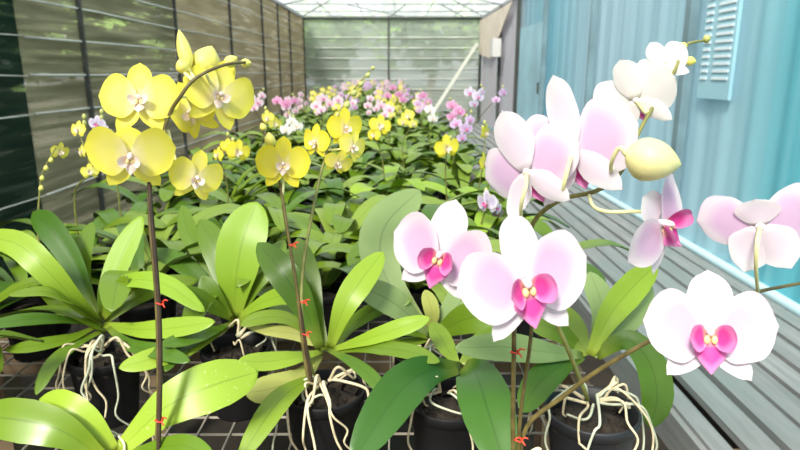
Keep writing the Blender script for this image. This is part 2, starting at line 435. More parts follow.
# ------------------------------------------------------------------ setting
def wood(name, c1, c2):
    mt, nt, out = mat(name); b = N(nt, 'ShaderNodeBsdfPrincipled'); b.inputs['Roughness'].default_value = .75
    f = noise(nt, 6, 'Object', (6, .5, 6), 6); oi = N(nt, 'ShaderNodeObjectInfo')
    c = ramp(nt, [(.25, c1), (.7, c2)], f)
    c = mixc(nt, c, [x*.75 for x in c1], math_(nt, 'MULTIPLY', oi.outputs['Random'], .45))
    f2 = noise(nt, 2.2); st = ramp(nt, [(.45, (0, 0, 0)), (.65, (1, 1, 1))], f2)
    bw = N(nt, 'ShaderNodeRGBToBW'); nt.links.new(st, bw.inputs[0])
    c = mixc(nt, c, (0.19, 0.25, 0.24), math_(nt, 'MULTIPLY', bw.outputs[0], .5))
    nt.links.new(c, b.inputs['Base Color'])
    bp = N(nt, 'ShaderNodeBump'); bp.inputs['Strength'].default_value = .4; bp.inputs['Distance'].default_value = .004
    nt.links.new(f, bp.inputs['Height']); nt.links.new(bp.outputs[0], b.inputs['Normal'])
    nt.links.new(b.outputs[0], out.inputs[0]); return mt
M['plank'] = wood('weathered grey plank', (0.19, 0.205, 0.20), (0.34, 0.345, 0.34))
M['soil'] = simple('dark soil', (0.026, 0.019, 0.012), .95, .5, 5, bump=.5)
M['timber'] = simple('old timber', (0.16, 0.11, 0.06), .9, .4, 8)

def net(name, col, col2, open_lo, open_hi, vs, transl=.3, thr=(.45, .62)):
    """woven shade net: diffuse threads, see-through where the weave is thin"""
    mt, nt, out = mat(name)
    f = noise(nt, 1.0, 'Object', vs, 5); c = ramp(nt, [(.3, col), (.7, col2)], f)
    f3 = noise(nt, .6, 'Object', (1, 1, 1.6), 2)
    c = mixc(nt, c, [x*.7 for x in col], f3)
    d = N(nt, 'ShaderNodeBsdfDiffuse'); t = N(nt, 'ShaderNodeBsdfTranslucent'); nt.links.new(c, d.inputs[0]); nt.links.new(c, t.inputs[0])
    m1 = N(nt, 'ShaderNodeMixShader'); m1.inputs[0].default_value = transl
    nt.links.new(d.outputs[0], m1.inputs[1]); nt.links.new(t.outputs[0], m1.inputs[2])
    g = noise(nt, 1.0, 'Object', (vs[0]*.9, vs[1]*.9, vs[2]*1.3), 6)
    o = ramp(nt, [(thr[0], (open_lo,)*3), (thr[1], (open_hi,)*3)], g)
    bw = N(nt, 'ShaderNodeRGBToBW'); nt.links.new(o, bw.inputs[0])
    tr = N(nt, 'ShaderNodeBsdfTransparent'); m2 = N(nt, 'ShaderNodeMixShader')
    nt.links.new(bw.outputs[0], m2.inputs[0]); nt.links.new(m1.outputs[0], m2.inputs[1]); nt.links.new(tr.outputs[0], m2.inputs[2])
    nt.links.new(m2.outputs[0], out.inputs[0]); return mt
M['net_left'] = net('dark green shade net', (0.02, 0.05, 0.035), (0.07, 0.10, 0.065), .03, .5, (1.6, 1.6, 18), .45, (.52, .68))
M['net_left_far'] = net('grey brown shade net', (0.42, 0.38, 0.25), (0.62, 0.57, 0.43), .05, .34, (1.2, 1.2, 14), .5, (.50, .70))  # far stretch of the net, lightened to paint in the haze
M['net_left_mid'] = net('olive shade net', (0.22, 0.23, 0.145), (0.50, 0.50, 0.37), .06, .60, (1.0, 1.0, 18), .5, (.48, .64))  # middle stretch, a half step towards the painted haze
M['net_back'] = net('grey green shade net', (0.60, 0.68, 0.61), (0.74, 0.79, 0.73), .30, .50, (1.5, 1.5, 12), .6)  # pale colour has the far haze painted in
def film(name, c, trans, transl_c):
    mt, nt, out = mat(name)
    t = N(nt, 'ShaderNodeBsdfTranslucent'); t.inputs[0].default_value = rgba(transl_c)
    d = N(nt, 'ShaderNodeBsdfDiffuse'); d.inputs[0].default_value = rgba(c)
    m1 = N(nt, 'ShaderNodeMixShader'); m1.inputs[0].default_value = .6
    nt.links.new(d.outputs[0], m1.inputs[1]); nt.links.new(t.outputs[0], m1.inputs[2])
    tr = N(nt, 'ShaderNodeBsdfTransparent'); m2 = N(nt, 'ShaderNodeMixShader'); m2.inputs[0].default_value = trans
    nt.links.new(m1.outputs[0], m2.inputs[1]); nt.links.new(tr.outputs[0], m2.inputs[2])
    nt.links.new(m2.outputs[0], out.inputs[0]); return mt
M['film'] = film('milky roof film', (0.60, 0.64, 0.68), .58, (0.62, 0.66, 0.70))
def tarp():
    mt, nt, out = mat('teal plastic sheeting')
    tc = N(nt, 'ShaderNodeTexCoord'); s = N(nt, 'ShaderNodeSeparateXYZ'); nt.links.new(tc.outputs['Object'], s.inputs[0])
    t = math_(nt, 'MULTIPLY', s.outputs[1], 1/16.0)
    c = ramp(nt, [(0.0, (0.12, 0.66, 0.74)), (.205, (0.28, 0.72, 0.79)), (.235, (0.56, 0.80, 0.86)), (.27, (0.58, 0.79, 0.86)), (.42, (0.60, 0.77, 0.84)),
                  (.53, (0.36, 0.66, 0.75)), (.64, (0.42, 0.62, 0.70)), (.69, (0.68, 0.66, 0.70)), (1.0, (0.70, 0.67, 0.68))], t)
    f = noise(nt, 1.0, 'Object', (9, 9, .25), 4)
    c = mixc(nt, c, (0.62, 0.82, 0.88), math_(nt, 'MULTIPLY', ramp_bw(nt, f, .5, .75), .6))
    b = N(nt, 'ShaderNodeBsdfPrincipled'); b.inputs['Roughness'].default_value = .5; b.inputs['Specular IOR Level'].default_value = .25
    tl = N(nt, 'ShaderNodeBsdfTranslucent'); mx = N(nt, 'ShaderNodeMixShader'); mx.inputs[0].default_value = .58
    nt.links.new(c, b.inputs['Base Color']); nt.links.new(c, tl.inputs[0])
    nt.links.new(b.outputs[0], mx.inputs[1]); nt.links.new(tl.outputs[0], mx.inputs[2]); nt.links.new(mx.outputs[0], out.inputs[0]); return mt
M['tarp'] = tarp()
M['teal_trim'] = simple('pale teal skirting', (0.48, 0.68, 0.74), .5)
M['panel_blue'] = simple('steel blue panel', (0.30, 0.52, 0.62), .5, .15, 2)
M['louvre'] = simple('white louvre slat', (0.80, 0.90, 0.95), .5)  # stands in for light coming through holes in the sheeting
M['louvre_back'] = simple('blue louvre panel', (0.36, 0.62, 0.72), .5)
M['beige'] = simple('beige board', (0.68, 0.60, 0.50), .7, .1, 3)
M['pale_bar'] = simple('pale timber brace', (0.50, 0.52, 0.45), .7)
M['white_box'] = simple('white metal box', (0.62, 0.62, 0.60), 0.5)
M['crown'] = simple('tree foliage', (0.22, 0.36, 0.09), .8, .5, 3)
M['trunk'] = simple('tree trunk', (0.14, 0.10, 0.06), .9, .3, 5)

b = MB(); b.box((-40, -12, -.1), (40, 60, 0)); struct('floor', b, M['soil'])
# left wall: net, distance haze painted into its paler stretches; wires as parts
def wall_x(x, y0, y1, z0, z1, folds=0.0, ny=60, nz=8, fr=9.0):
    mb = MB(); vs = []; fs = []
    for sgn in (0, 1):
        o = len(vs)
        for i in range(ny+1):
            y = y0+(y1-y0)*i/ny
            for k in range(nz+1):
                z = z0+(z1-z0)*k/nz
                vs.append((x+sgn*.004+folds*(math.sin(y*fr)+.5*math.sin(y*fr*2.3+1+z*.4)), y, z))
        for i in range(ny):
            for k in range(nz):
                a = o+i*(nz+1)+k; q = (a, a+nz+1, a+nz+2, a+1)
                fs.append(q if sgn else q[::-1])
    mb.add(vs, fs); return mb
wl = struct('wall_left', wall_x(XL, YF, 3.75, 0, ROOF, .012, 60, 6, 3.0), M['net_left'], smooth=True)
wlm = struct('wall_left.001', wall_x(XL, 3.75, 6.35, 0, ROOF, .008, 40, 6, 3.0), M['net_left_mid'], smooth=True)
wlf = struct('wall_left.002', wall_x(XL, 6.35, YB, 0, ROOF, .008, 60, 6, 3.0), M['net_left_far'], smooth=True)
for z in (0.62, 1.10, 1.33, 1.55, 1.76, 1.93, 2.2, 2.4):
    zz = z
    mb = MB(); mb.tube([V((XL+.03, YF+i*(3.74-YF)/12, zz+.006*math.sin(i*2+z*9))) for i in range(13)], .004, .004, 6); part('wire', mb, M['rail'], wl)
    mb = MB(); mb.tube([V((XL+.03, 3.76+i*(YB-3.8)/12, zz+.006*math.sin(i*2+z*7))) for i in range(13)], .007, .007, 6); part('wire', mb, M['rail'], wlf)
b = MB(); b.box((XL, YB, 0), (XR, YB+.02, ROOF)); wb = struct('wall_back', b, M['net_back'])
for z in (.95, 1.18, 1.42, 1.66, 1.9, 2.14):
    mb = MB(); mb.tube([V((XL+i*(XR-XL)/8, YB-.03, z-.01*math.sin(i*PI/8))) for i in range(9)], .011, .011, 6); part('wire', mb, M['rail'], wb)
mb = MB(); mb.box((-.17, YB-.06, 0), (-.13, YB-.02, ROOF)); part('stud', mb, M['post'], wb)
mb = MB(); mb.box((XL, YB-.07, ROOF-.09), (XR, YB-.01, ROOF-.03)); part('top_rail', mb, M['post'], wb)
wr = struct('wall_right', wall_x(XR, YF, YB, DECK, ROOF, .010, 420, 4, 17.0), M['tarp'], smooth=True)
mb = MB(); mb.box((XR-.05, YF, DECK), (XR-.02, YB, DECK+.05)); part('skirting', mb, M['teal_trim'], wr)
# roof film with bars
b = MB(); b.box((XL, YF, ROOF), (XR, YB, ROOF+.006)); rf = struct('ceiling', b, M['film'])
for y in (2.3, 4.44, 6.4, 8.5, 10.5, 12.5, 14.0):
    mb = MB(); mb.box((XL, y-.012, ROOF-.03), (XR, y+.012, ROOF-.005)); part('roof_bar', mb, M['roof_bar'], rf)
for x in (-1.45, -.72, 0, .72, 1.4):
    mb = MB(); mb.box((x-.005, YF, ROOF-.02), (x+.005, YB, ROOF-.004)); part('roof_bar', mb, M['rail'], rf)
for (x0, y0, x1, y1) in ((XL, 15.2, -.8, 10.5), (XR, 15.2, .7, 10.5), (-.9, 12.5, .2, 15.2), (0.2, 12.5, -.1, 15.2), (.9, 12.5, 1.6, 15.2), (XL, 12.5, XR, 6.4), (XR, 12.5, XL, 6.4)):
    mb = MB(); mb.tube([V((x0, y0, ROOF-.03)), V((x1, y1, ROOF-.03))], .012, .012, 6); part('brace_wire', mb, M['roof_bar'], rf)
# eaves
for x, s in ((XL, 1), (XR, -1)):
    b = MB(); b.box((min(x, x+s*.05), YF, ROOF-.07), (max(x, x+s*.05), YB, ROOF-.01)); struct('trim_%d' % (1 if s > 0 else 2), b, M['roof_bar'])
# posts, each its own
k = 3
for y in (2.3, 4.44, 6.35, 8.46, 10.5, 11.9, 13.2, 15.22):
    b = MB(); b.box((XL+.02, y-.012, 0), (XL+.05, y+.012, ROOF-.07)); o = struct('trim_%d' % k, b, M['post']); k += 1
for y, w in ((4.42, .04), (6.6, .022), (8.7, .022), (10.6, .022), (12.4, .022), (15.2, .022)):
    b = MB(); b.box((XR-.09, y-w, DECK), (XR-.03, y+w, ROOF-.07)); o = struct('trim_%d' % k, b, M['post_blue' if y < 9 else 'post']); k += 1

# boardwalk
bw_ = thing('boardwalk', V((1.03, 4, 0)), 'grey weathered plank walkway raised along the teal sheeting wall', 'walkway')
xs = 1.03
for i in range(8):   # the first gap is the widest
    w = .104 if i else .072; mb = MB(); rr = random.Random(i)
    x0 = xs+i*.1305; z = DECK+rr.uniform(-.004, .004)
    mb.box((x0, YF, z-.03), (x0+w, YB-.1, z))
    o = part('plank', mb, M['plank'], bw_, smooth=False)
for y in [(-.8+j*1.3) for j in range(13)]:
    mb = MB(); mb.box((1.04, y-.04, 0), (2.05, y+.04, DECK-.036)); part('bearer', mb, M['timber'], bw_, smooth=False)
mb = MB(); mb.box((1.005, YF, 0.0), (1.028, YB-.1, DECK-.01)); part('edge_board', mb, M['plank'], bw_, smooth=False)

# panel on the right wall; its pale strips imitate light through the sheeting
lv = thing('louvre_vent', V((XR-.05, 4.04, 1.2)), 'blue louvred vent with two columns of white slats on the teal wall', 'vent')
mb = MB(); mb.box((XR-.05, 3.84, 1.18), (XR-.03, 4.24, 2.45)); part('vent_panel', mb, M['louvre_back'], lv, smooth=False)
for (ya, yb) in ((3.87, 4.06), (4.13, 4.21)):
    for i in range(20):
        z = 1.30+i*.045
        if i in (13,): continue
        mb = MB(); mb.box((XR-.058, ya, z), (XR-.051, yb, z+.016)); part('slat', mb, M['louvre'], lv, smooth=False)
# blue panel door further down, beige gusset board and white box at the far right
d1 = MB(); d1.box((XR-.055, 8.8, DECK), (XR-.03, 10.45, 2.02)); d1 = struct('door_1', d1, M['panel_blue'])
mb = MB(); mb.box((XR-.075, 8.92, 1.05), (XR-.055, 8.96, 1.2)); part('door_handle', mb, M['post'], d1, smooth=False)
bg = MB(); bx = XR-.10
vs = [(bx, 15.1, 2.5), (bx, 15.1, 1.75), (bx, 13.4, 1.62), (bx, 11.0, 2.5)]
bg.add(vs+[(x+.02, y, z) for x, y, z in vs], [(0,1,2,3), (7,6,5,4), (0,4,5,1), (1,5,6,2), (2,6,7,3), (3,7,4,0)])
o = link('board', bg.mesh('board', M['beige'], None, False)); tag(o, 'pale beige slanted board under the roof at the far right', 'board')
bx_ = MB(); bx_.box((XR-.26, 12.0, 1.62), (XR-.10, 12.35, 1.95)); o = link('wall_box', bx_.mesh('wall_box', M['white_box'], None, False)); tag(o, 'small white box fixed to the far end of the right wall', 'box')
br = MB(); A, B = P(477, 44, 14.2), P(436, 108, 13.6)
br.tube([A, A+(B-A)*1.5], .05, .05, 4); o = link('brace', br.mesh('brace', M['pale_bar'], None, False)); tag(o, 'long pale brace leaning diagonally across the far net wall', 'brace')

# trees outside
def tree(x, y, h, r, label, seed, group=None):
    t = thing('tree', V((x, y, 0)), label, 'tree', group); rr = random.Random(seed)
    mb = MB(); mb.tube(spline([V((x, y, 0)), V((x+.1, y, h*.4)), V((x, y+.1, h*.8))], 8), .14, .05, 8); part('trunk', mb, M['trunk'], t)
    cr = MB()
    for i in range(900):
        a = rr.uniform(0, 2*PI); q = rr.uniform(-1, 1); R = r*rr.uniform(.55, 1.0)*(1+.25*math.sin(a*3+q*4))
        c = V((x+R*math.cos(a)*math.sqrt(1-q*q), y+R*math.sin(a)*math.sqrt(1-q*q), h*.62+R*q*.62*h/r/2.2))
        s = rr.uniform(.14, .26); u = V((rr.uniform(-1, 1), rr.uniform(-1, 1), rr.uniform(-1, 1))).normalized(); w = u.orthogonal().normalized(); n = u.cross(w)
        cr.add([c-u*s, c+w*s*.5-n*s*.1, c+u*s, c-w*s*.5-n*s*.1, c+n*s*.12], [(0, 1, 4), (1, 2, 4), (2, 3, 4), (3, 0, 4)])
    part('crown', cr, M['crown'], t, smooth=False)
tree(-1.95, 16.7, 3.4, .95, 'leafy green tree outside the back net at its left end', 1)
tree(1.0, 18.6, 4.4, 1.9, 'leafy tree outside the back net behind the leaning brace', 2)
for i, y in enumerate((1.0, 6.2, 11.6)):
    tree(-5.4, y, 3.3, 2.0, 'dark tree seen dimly through the left shade net', 10+i, 'trees outside the left net')

# bench
bn = thing('growing_bench', V((-.2, 7, 0)), 'long wire mesh growing bench carrying all the orchid pots', 'bench')
BX0, BX1, BY0, BY1 = -.86, .36, .42, 14.6
mb = MB()
y = BY0
while y < BY1:
    mb.box((BX0, y-.0012, BENCH-.006), (BX1, y+.0012, BENCH-.003)); y += .05 if y < 3 else .15
x = BX0
while x < BX1: mb.box((x-.0012, BY0, BENCH-.003), (x+.0012, BY1, BENCH)); x += .05
part('wire_mesh', mb, M['steel'], bn, smooth=False)
for x in (BX0, BX1-.03):
    mb = MB(); mb.box((x, BY0, BENCH-.05), (x+.03, BY1, BENCH-.008)); part('side_rail', mb, M['timber'], bn, smooth=False)
for y in (.45, 1.2, 2.0, 3.5, 5.5, 7.5, 9.5, 11.5, 13.5):
    mb = MB(); mb.box((BX0+.03, y-.025, BENCH-.06), (BX1-.03, y+.025, BENCH-.008)); part('cross_beam', mb, M['timber'], bn, smooth=False)
    for x in (BX0, BX1-.05):
        mb = MB(); mb.box((x, y-.03, 0), (x+.05, y+.03, BENCH-.05)); part('leg', mb, M['timber'], bn, smooth=False)

# ------------------------------------------------------------------ the front orchids
RIM = BENCH+.115
def plant(label, px, py, r=.058, mt='pot', name='potted_orchid', group=None, nroots=0, seed=1, arc=(0, 2*PI)):
    c = PZ(px, py, RIM)
    t = thing(name, V((c.x, c.y, BENCH)), label, 'orchid', group)
    pot(t, c, r, .115, mt)
    if nroots: roots(t, c, nroots, r, seed, arc=arc)
    return t, c

# A: bright yellow orchid, front left
tA, cA = plant('yellow orchid with the largest yellow flowers, front left, speckled broad leaf', 128, 470, .055, nroots=6, seed=3)
px_leaf(tA, [(118,452,.71),(165,408,.70),(212,386,.71),(258,372,.74)], 50, .7, 'leaf_speck', fold=.10)
px_leaf(tA, [(116,450,.71),(92,425,.70),(65,408,.70),(40,399,.72)], 33, .65, 'leaf_bright')
px_leaf(tA, [(108,462,.70),(65,432,.68),(20,420,.68),(-28,416,.69)], 42, .7, 'leaf')
px_leaf(tA, [(125,455,.71),(150,450,.68),(185,446,.66),(215,462,.64)], 24, .4, 'leaf')
stA = [P(155,470,.70), P(159,400,.672), P(157,300,.665), P(150,215,.66), P(152,170,.668), P(168,118,.665), P(180,97,.655), P(196,78,.655), P(224,65,.67), P(248,62,.70)]
tube_part('flower_stalk', tA, stA, .0030, .0016, 'stalk', 40)
tube_part('stake', tA, [P(158,475,.675), P(160,330,.66), P(149,182,.655)], .0026, .0022, 'stake')
tie(tA, 160, 303, .66); tie(tA, 159, 420, .668, .004)
Y = 'yellow'
flower(tA, 140, 101, .66, 79, 12, 6, -2, Y, [(152,120,.672),(158,140,.67)])
flower(tA, 131, 156, .635, 87, 14, -28, -1, Y, [(145,165,.65),(152,178,.664)], dict(dl=.66, dh=.34, pa=4))
flower(tA, 219, 96, .70, 74, 30, -8, 14, Y, [(212,86,.70),(206,74,.665)])
flower(tA, 196, 178, .675, 56, 32, -20, 8, Y, [(178,165,.68),(168,130,.673)])
flower(tA, 193, 112, .72, 62, -20, -25, -18, Y, [(188,98,.70),(181,97,.66)])
bud(tA, 184, 50, .68, 14, 42, -14, 'bud', [(194,78,.66)])
bud(tA, 182, 66, .665, 13, 15, -20, 'bud', [(192,80,.66)])
bud(tA, 231, 61, .69, 12, 15, 60, 'bud')
bud(tA, 246, 63, .70, 9, 11, 90, 'bud')
bud(tA, 206, 62, .70, 30, 34, 20, 'bud', [(200,76,.66)])

# B: plant left of centre with strap leaves
tB, cB = plant('leafy orchid without flowers, long strap leaves spreading to the left edge', 104, 352, .056, nroots=9, seed=5, arc=(PI, 2*PI))
for sp, w, t_, mt in (
    ([(100,322,1.05),(75,300,1.0),(45,268,.97),(15,243,.98),(-28,236,1.0)], 27, .7, 'leaf_bright'),
    ([(105,326,1.05),(60,320,.98),(25,320,.95),(-18,326,.93)], 16, .45, 'leaf_dark'),
    ([(103,325,1.05),(140,330,.98),(175,328,.96),(215,322,.95)], 22, .55, 'leaf_bright'),
    ([(102,318,1.06),(108,295,1.07),(122,255,1.1),(142,216,1.13)], 26, .8, 'leaf_bright'),
    ([(100,318,1.05),(112,288,1.03),(140,280,1.0),(170,287,.98),(205,312,.97)], 21, .5, 'leaf_bright'),
    ([(104,318,1.04),(114,300,1.02),(127,276,1.0)], 18, .8, 'leaf'),
    ([(98,318,1.07),(75,265,1.12),(50,228,1.15),(33,212,1.18)], 26, .7, 'leaf_dark'),
    ([(98,320,1.04),(70,303,.98),(45,292,.95),(8,295,.93)], 17, .3, 'leaf'),
    ([(105,330,1.03),(75,345,.97),(52,365,.93),(36,395,.9)], 16, .6, 'leaf')): px_leaf(tB, sp, w, t_, mt)

for sp, w, t_, mt in (
    ([(106,322,1.06),(135,300,1.08),(165,285,1.1),(198,280,1.13)], 20, .6, 'leaf'),
    ([(100,324,1.06),(85,290,1.12),(82,255,1.16),(92,222,1.2)], 22, .8, 'leaf'),
    ([(98,326,1.03),(72,338,.98),(40,345,.95),(5,350,.94)], 17, .4, 'leaf'),
    ([(108,328,1.02),(130,345,.97),(160,352,.94),(190,362,.92)], 17, .45, 'leaf_dark')): px_leaf(tB, sp, w, t_, mt)

# C: plant with the big upright oval leaf
tC, cC = plant('leafy orchid without flowers, one broad upright oval leaf left of centre', 236, 346, .056, nroots=6, seed=8)
for sp, w, t_, mt in (
    ([(235,316,1.08),(236,280,1.06),(243,240,1.06),(257,202,1.08)], 48, .9, 'leaf_bright'),
    ([(233,316,1.08),(224,275,1.1),(214,245,1.12),(200,220,1.15)], 28, .8, 'leaf'),
    ([(238,318,1.08),(262,303,1.03),(285,296,1.0),(312,302,.98)], 20, .6, 'leaf_bright'),
    ([(236,322,1.08),(265,330,1.0),(300,335,.96),(318,345,.94)], 17, .4, 'leaf_pale'),
    ([(234,320,1.08),(205,302,1.02),(178,290,.98)], 20, .6, 'leaf'),
    ([(235,322,1.08),(215,330,1.0),(190,338,.96),(160,345,.93)], 18, .5, 'leaf_dark'),
    ([(232,324,1.05),(195,345,.98),(155,358,.94),(119,368,.92)], 22, .6, 'leaf_bright'),
    ([(231,318,1.07),(214,297,1.05),(202,276,1.05)], 19, .7, 'leaf'),
    ([(240,316,1.08),(255,285,1.07),(270,262,1.08),(284,240,1.12)], 22, .7, 'leaf')): px_leaf(tC, sp, w, t_, mt)

for sp, w, t_, mt in (
    ([(233,318,1.1),(205,285,1.14),(180,262,1.17),(150,250,1.2)], 20, .6, 'leaf_dark'),
    ([(238,320,1.06),(268,315,1.02),(295,320,.98)], 14, .5, 'leaf'),
    ([(236,318,1.12),(215,270,1.16),(190,235,1.2),(182,205,1.25)], 20, .8, 'leaf'),
    ([(230,324,1.04),(205,335,1.0),(180,350,.96),(165,372,.93)], 16, .5, 'leaf_dark')): px_leaf(tC, sp, w, t_, mt)

# D: yellow orchid of the middle, two stalks
tD, cD = plant('yellow orchid with bare ivory roots over its pot, middle front', 324, 388, .058, nroots=10, seed=11, arc=(PI*.9, 2*PI))
for sp, w, t_, mt in (
    ([(326,350,.93),(313,310,.95),(306,275,.97),(298,238,1.0)], 28, .8, 'leaf'),
    ([(320,348,.93),(303,305,.92),(282,272,.92),(258,243,.95)], 31, .75, 'leaf_dark'),
    ([(330,348,.93),(343,310,.91),(360,282,.92),(383,252,.96)], 28, .75, 'leaf_bright'),
    ([(332,350,.93),(365,340,.88),(400,328,.86),(430,318,.86)], 19, .55, 'leaf_bright'),
    ([(332,352,.93),(370,348,.87),(410,352,.84),(440,362,.83)], 17, .5, 'leaf'),
    ([(322,352,.93),(295,358,.87),(265,362,.84),(238,361,.83)], 20, .55, 'leaf_bright'),
    ([(320,356,.93),(300,378,.86),(270,389,.83),(245,393,.82)], 27, .7, 'leaf_pale'),
    ([(316,376,.88),(292,390,.82),(272,410,.78),(238,462,.74)], 25, .6, 'leaf')): px_leaf(tD, sp, w, t_, mt)
st1 = [P(311,395,.86), P(303,345,.85), P(297,290,.84), P(289,240,.83), P(281,190,.825), P(272,150,.83), P(263,128,.84)]
tube_part('flower_stalk', tD, st1, .0028, .0016, 'stalk', 30)
st2 = [P(318,393,.88), P(303,330,.87), P(303,270,.88), P(315,200,.90), P(325,158,.92), P(338,118,.94), P(352,92,.96), P(370,71,.98)]
tube_part('flower_stalk', tD, st2, .0028, .0014, 'stalk_green', 30)
tube_part('stake', tD, [P(314,398,.86), P(302,320,.845), P(283,205,.835)], .0023, .002, 'stake')
tie(tD, 292, 245, .83); tie(tD, 303, 302, .84); tie(tD, 305, 334, .846)
flower(tD, 283, 165, .81, 56, 10, -8, 2, Y, [(284,172,.82),(283,195,.826)], petal='petal_deep')
bud(tD, 270, 140, .83, 11, 16, -10, 'bud'); bud(tD, 263, 127, .84, 7, 9, -20, 'bud')
flower(tD, 316, 142, .90, 36, -35, -10, 10, Y, [(322,150,.915),(326,157,.92)], petal='petal_deep')
flower(tD, 345, 128, .92, 40, 30, -15, -6, Y, [(338,132,.935),(333,136,.93)], petal='petal_deep')
flower(tD, 352, 147, .91, 34, 40, -10, 12, Y, [(335,150,.92),(328,150,.92)])
flower(tD, 338, 163, .905, 30, 10, -40, 20, Y, [(330,158,.915),(325,158,.92)])
for (x, y_, d, s, a) in ((345,107,.95,9,30), (352,95,.957,8,40), (359,86,.965,7,40), (366,77,.975,6,40), (371,70,.98,5,45)):
    bud(tD, x+2, y_-2, d, s*.8, s, a, 'bud_green')

for sp, w, t_, mt in (
    ([(334,350,.94),(352,325,.97),(385,305,1.0),(412,300,1.0)], 18, .6, 'leaf'),
    ([(328,350,.92),(352,362,.88),(372,378,.85),(388,398,.83)], 15, .5, 'leaf_dark'),
    ([(324,346,.95),(290,320,.98),(262,318,1.0),(240,325,1.0)], 17, .5, 'leaf')): px_leaf(tD, sp, w, t_, mt)

# E: plant with two long leaves arching over towards the viewer
tE, cE = plant('leafy orchid with two dark leaves arching over its pot, front middle', 449, 398, .056, nroots=7, seed=17, arc=(PI, 2*PI))
for sp, w, t_, mt in (
    ([(460,368,.89),(426,372,.82),(396,396,.77),(352,462,.72)], 44, .7, 'leaf_deep'),
    ([(465,366,.89),(476,374,.83),(486,405,.77),(506,470,.72)], 52, .8, 'leaf_deep'),
    ([(458,366,.9),(445,345,.93),(432,322,.97)], 20, .6, 'leaf'),
    ([(462,364,.9),(480,345,.93),(505,330,.97)], 24, .6, 'leaf')): px_leaf(tE, sp, w, t_, mt)

# G: plant just behind the pink flowers
tG, cG = plant('leafy orchid without flowers behind the left pink flower, dusty leaves', 428, 352, .055, nroots=7, seed=19, arc=(PI, 2*PI))
for sp, w, t_, mt in (
    ([(430,335,1.05),(405,312,1.0),(385,298,.98),(352,283,.97)], 30, .65, 'leaf_grey'),
    ([(425,332,1.07),(385,275,1.10),(384,228,1.14),(420,190,1.2)], 44, .8, 'leaf_grey'),
    ([(435,335,1.05),(470,318,1.0),(520,318,.97)], 34, .7, 'leaf'),
    ([(432,338,1.05),(400,345,1.0),(372,352,.97)], 17, .5, 'leaf'),
    ([(430,333,1.05),(432,312,1.03),(425,290,1.03)], 16, .8, 'leaf_pale'),
    ([(436,335,1.05),(455,310,1.05),(480,270,1.1)], 30, .7, 'leaf_grey'),
    ([(428,338,1.04),(405,330,1.0),(385,330,.98)], 15, .5, 'leaf')): px_leaf(tG, sp, w, t_, mt)

# F: big black pot lower right, carries the row of white flowers
tF, cF = plant('white flowered orchid in the dark pot at the lower right, roots spilling out', 592, 408, .0615, 'pot_grey', nroots=13, seed=23, arc=(PI*.85, 2.2*PI))
for sp, w, t_, mt in (
    ([(590,355,.9),(608,318,.9),(630,290,.92),(657,263,.95)], 30, .75, 'leaf_bright'),
    ([(592,355,.9),(618,328,.93),(635,305,.96),(650,283,1.0)], 32, .75, 'leaf_grey'),
    ([(588,355,.9),(570,330,.93),(548,305,.97)], 34, .75, 'leaf'),
    ([(597,356,.9),(625,340,.88),(648,360,.86),(657,395,.85),(650,428,.85)], 34, .6, 'leaf_dark'),
    ([(583,356,.9),(560,366,.84),(538,384,.8),(521,412,.77)], 30, .7, 'leaf_dark'),
    ([(580,355,.88),(545,352,.82),(505,347,.79),(455,348,.77)], 28, .75, 'leaf_grey'),
    ([(592,350,.92),(602,310,.98),(590,272,1.03)], 28, .8, 'leaf_grey'),
    ([(586,352,.92),(555,330,.9),(530,322,.9)], 26, .6, 'leaf')): px_leaf(tF, sp, w, t_, mt)
stF = [P(588,400,.80), P(562,335,.75), P(532,275,.69), P(531,228,.635), P(558,201,.605), P(596,191,.585), P(621,172,.58), P(640,130,.59), P(662,92,.60), P(676,68,.605), P(684,46,.61), P(706,40,.62)]
tube_part('flower_stalk', tF, stF, .0030, .0013, 'stalk_green', 50)
flower(tF, 527, 172, .57, 112, 142, 12, 16, 'pink', [(526,186,.55),(521,206,.56),(522,226,.60)], dict(W=.50, cup=.2, dl=1.15, dh=.36))
flower(tF, 573, 152, .56, 130, 146, 10, 10, 'pink', [(568,168,.54),(563,190,.55),(562,201,.59)], dict(W=.58, cup=.16, pcup2=.1, dl=1.18, dh=.24))
flower(tF, 636, 100, .60, 84, 150, 25, 15, 'pink', [(645,112,.60),(650,112,.594)], petal='petal_cream')
flower(tF, 664, 66, .61, 52, 160, 10, 30, 'pink', [(672,74,.605)], petal='petal_cream')
flower(tF, 660, 224, .55, 114, 42, -8, -52, 'pink', [(646,212,.56),(610,212,.56),(594,207,.575),(589,195,.585)], dict(cup=-.15, W=.50, dl=.7))
bud(tF, 653, 160, .515, 44, 57, 100, 'bud_big', [(619,148,.515),(611,165,.53),(613,182,.575)])
bud(tF, 691, 61, .605, 9, 11, 100, 'bud'); bud(tF, 683, 46, .61, 9, 8, 20, 'bud'); bud(tF, 707, 39, .62, 8, 8, 80, 'bud_green')

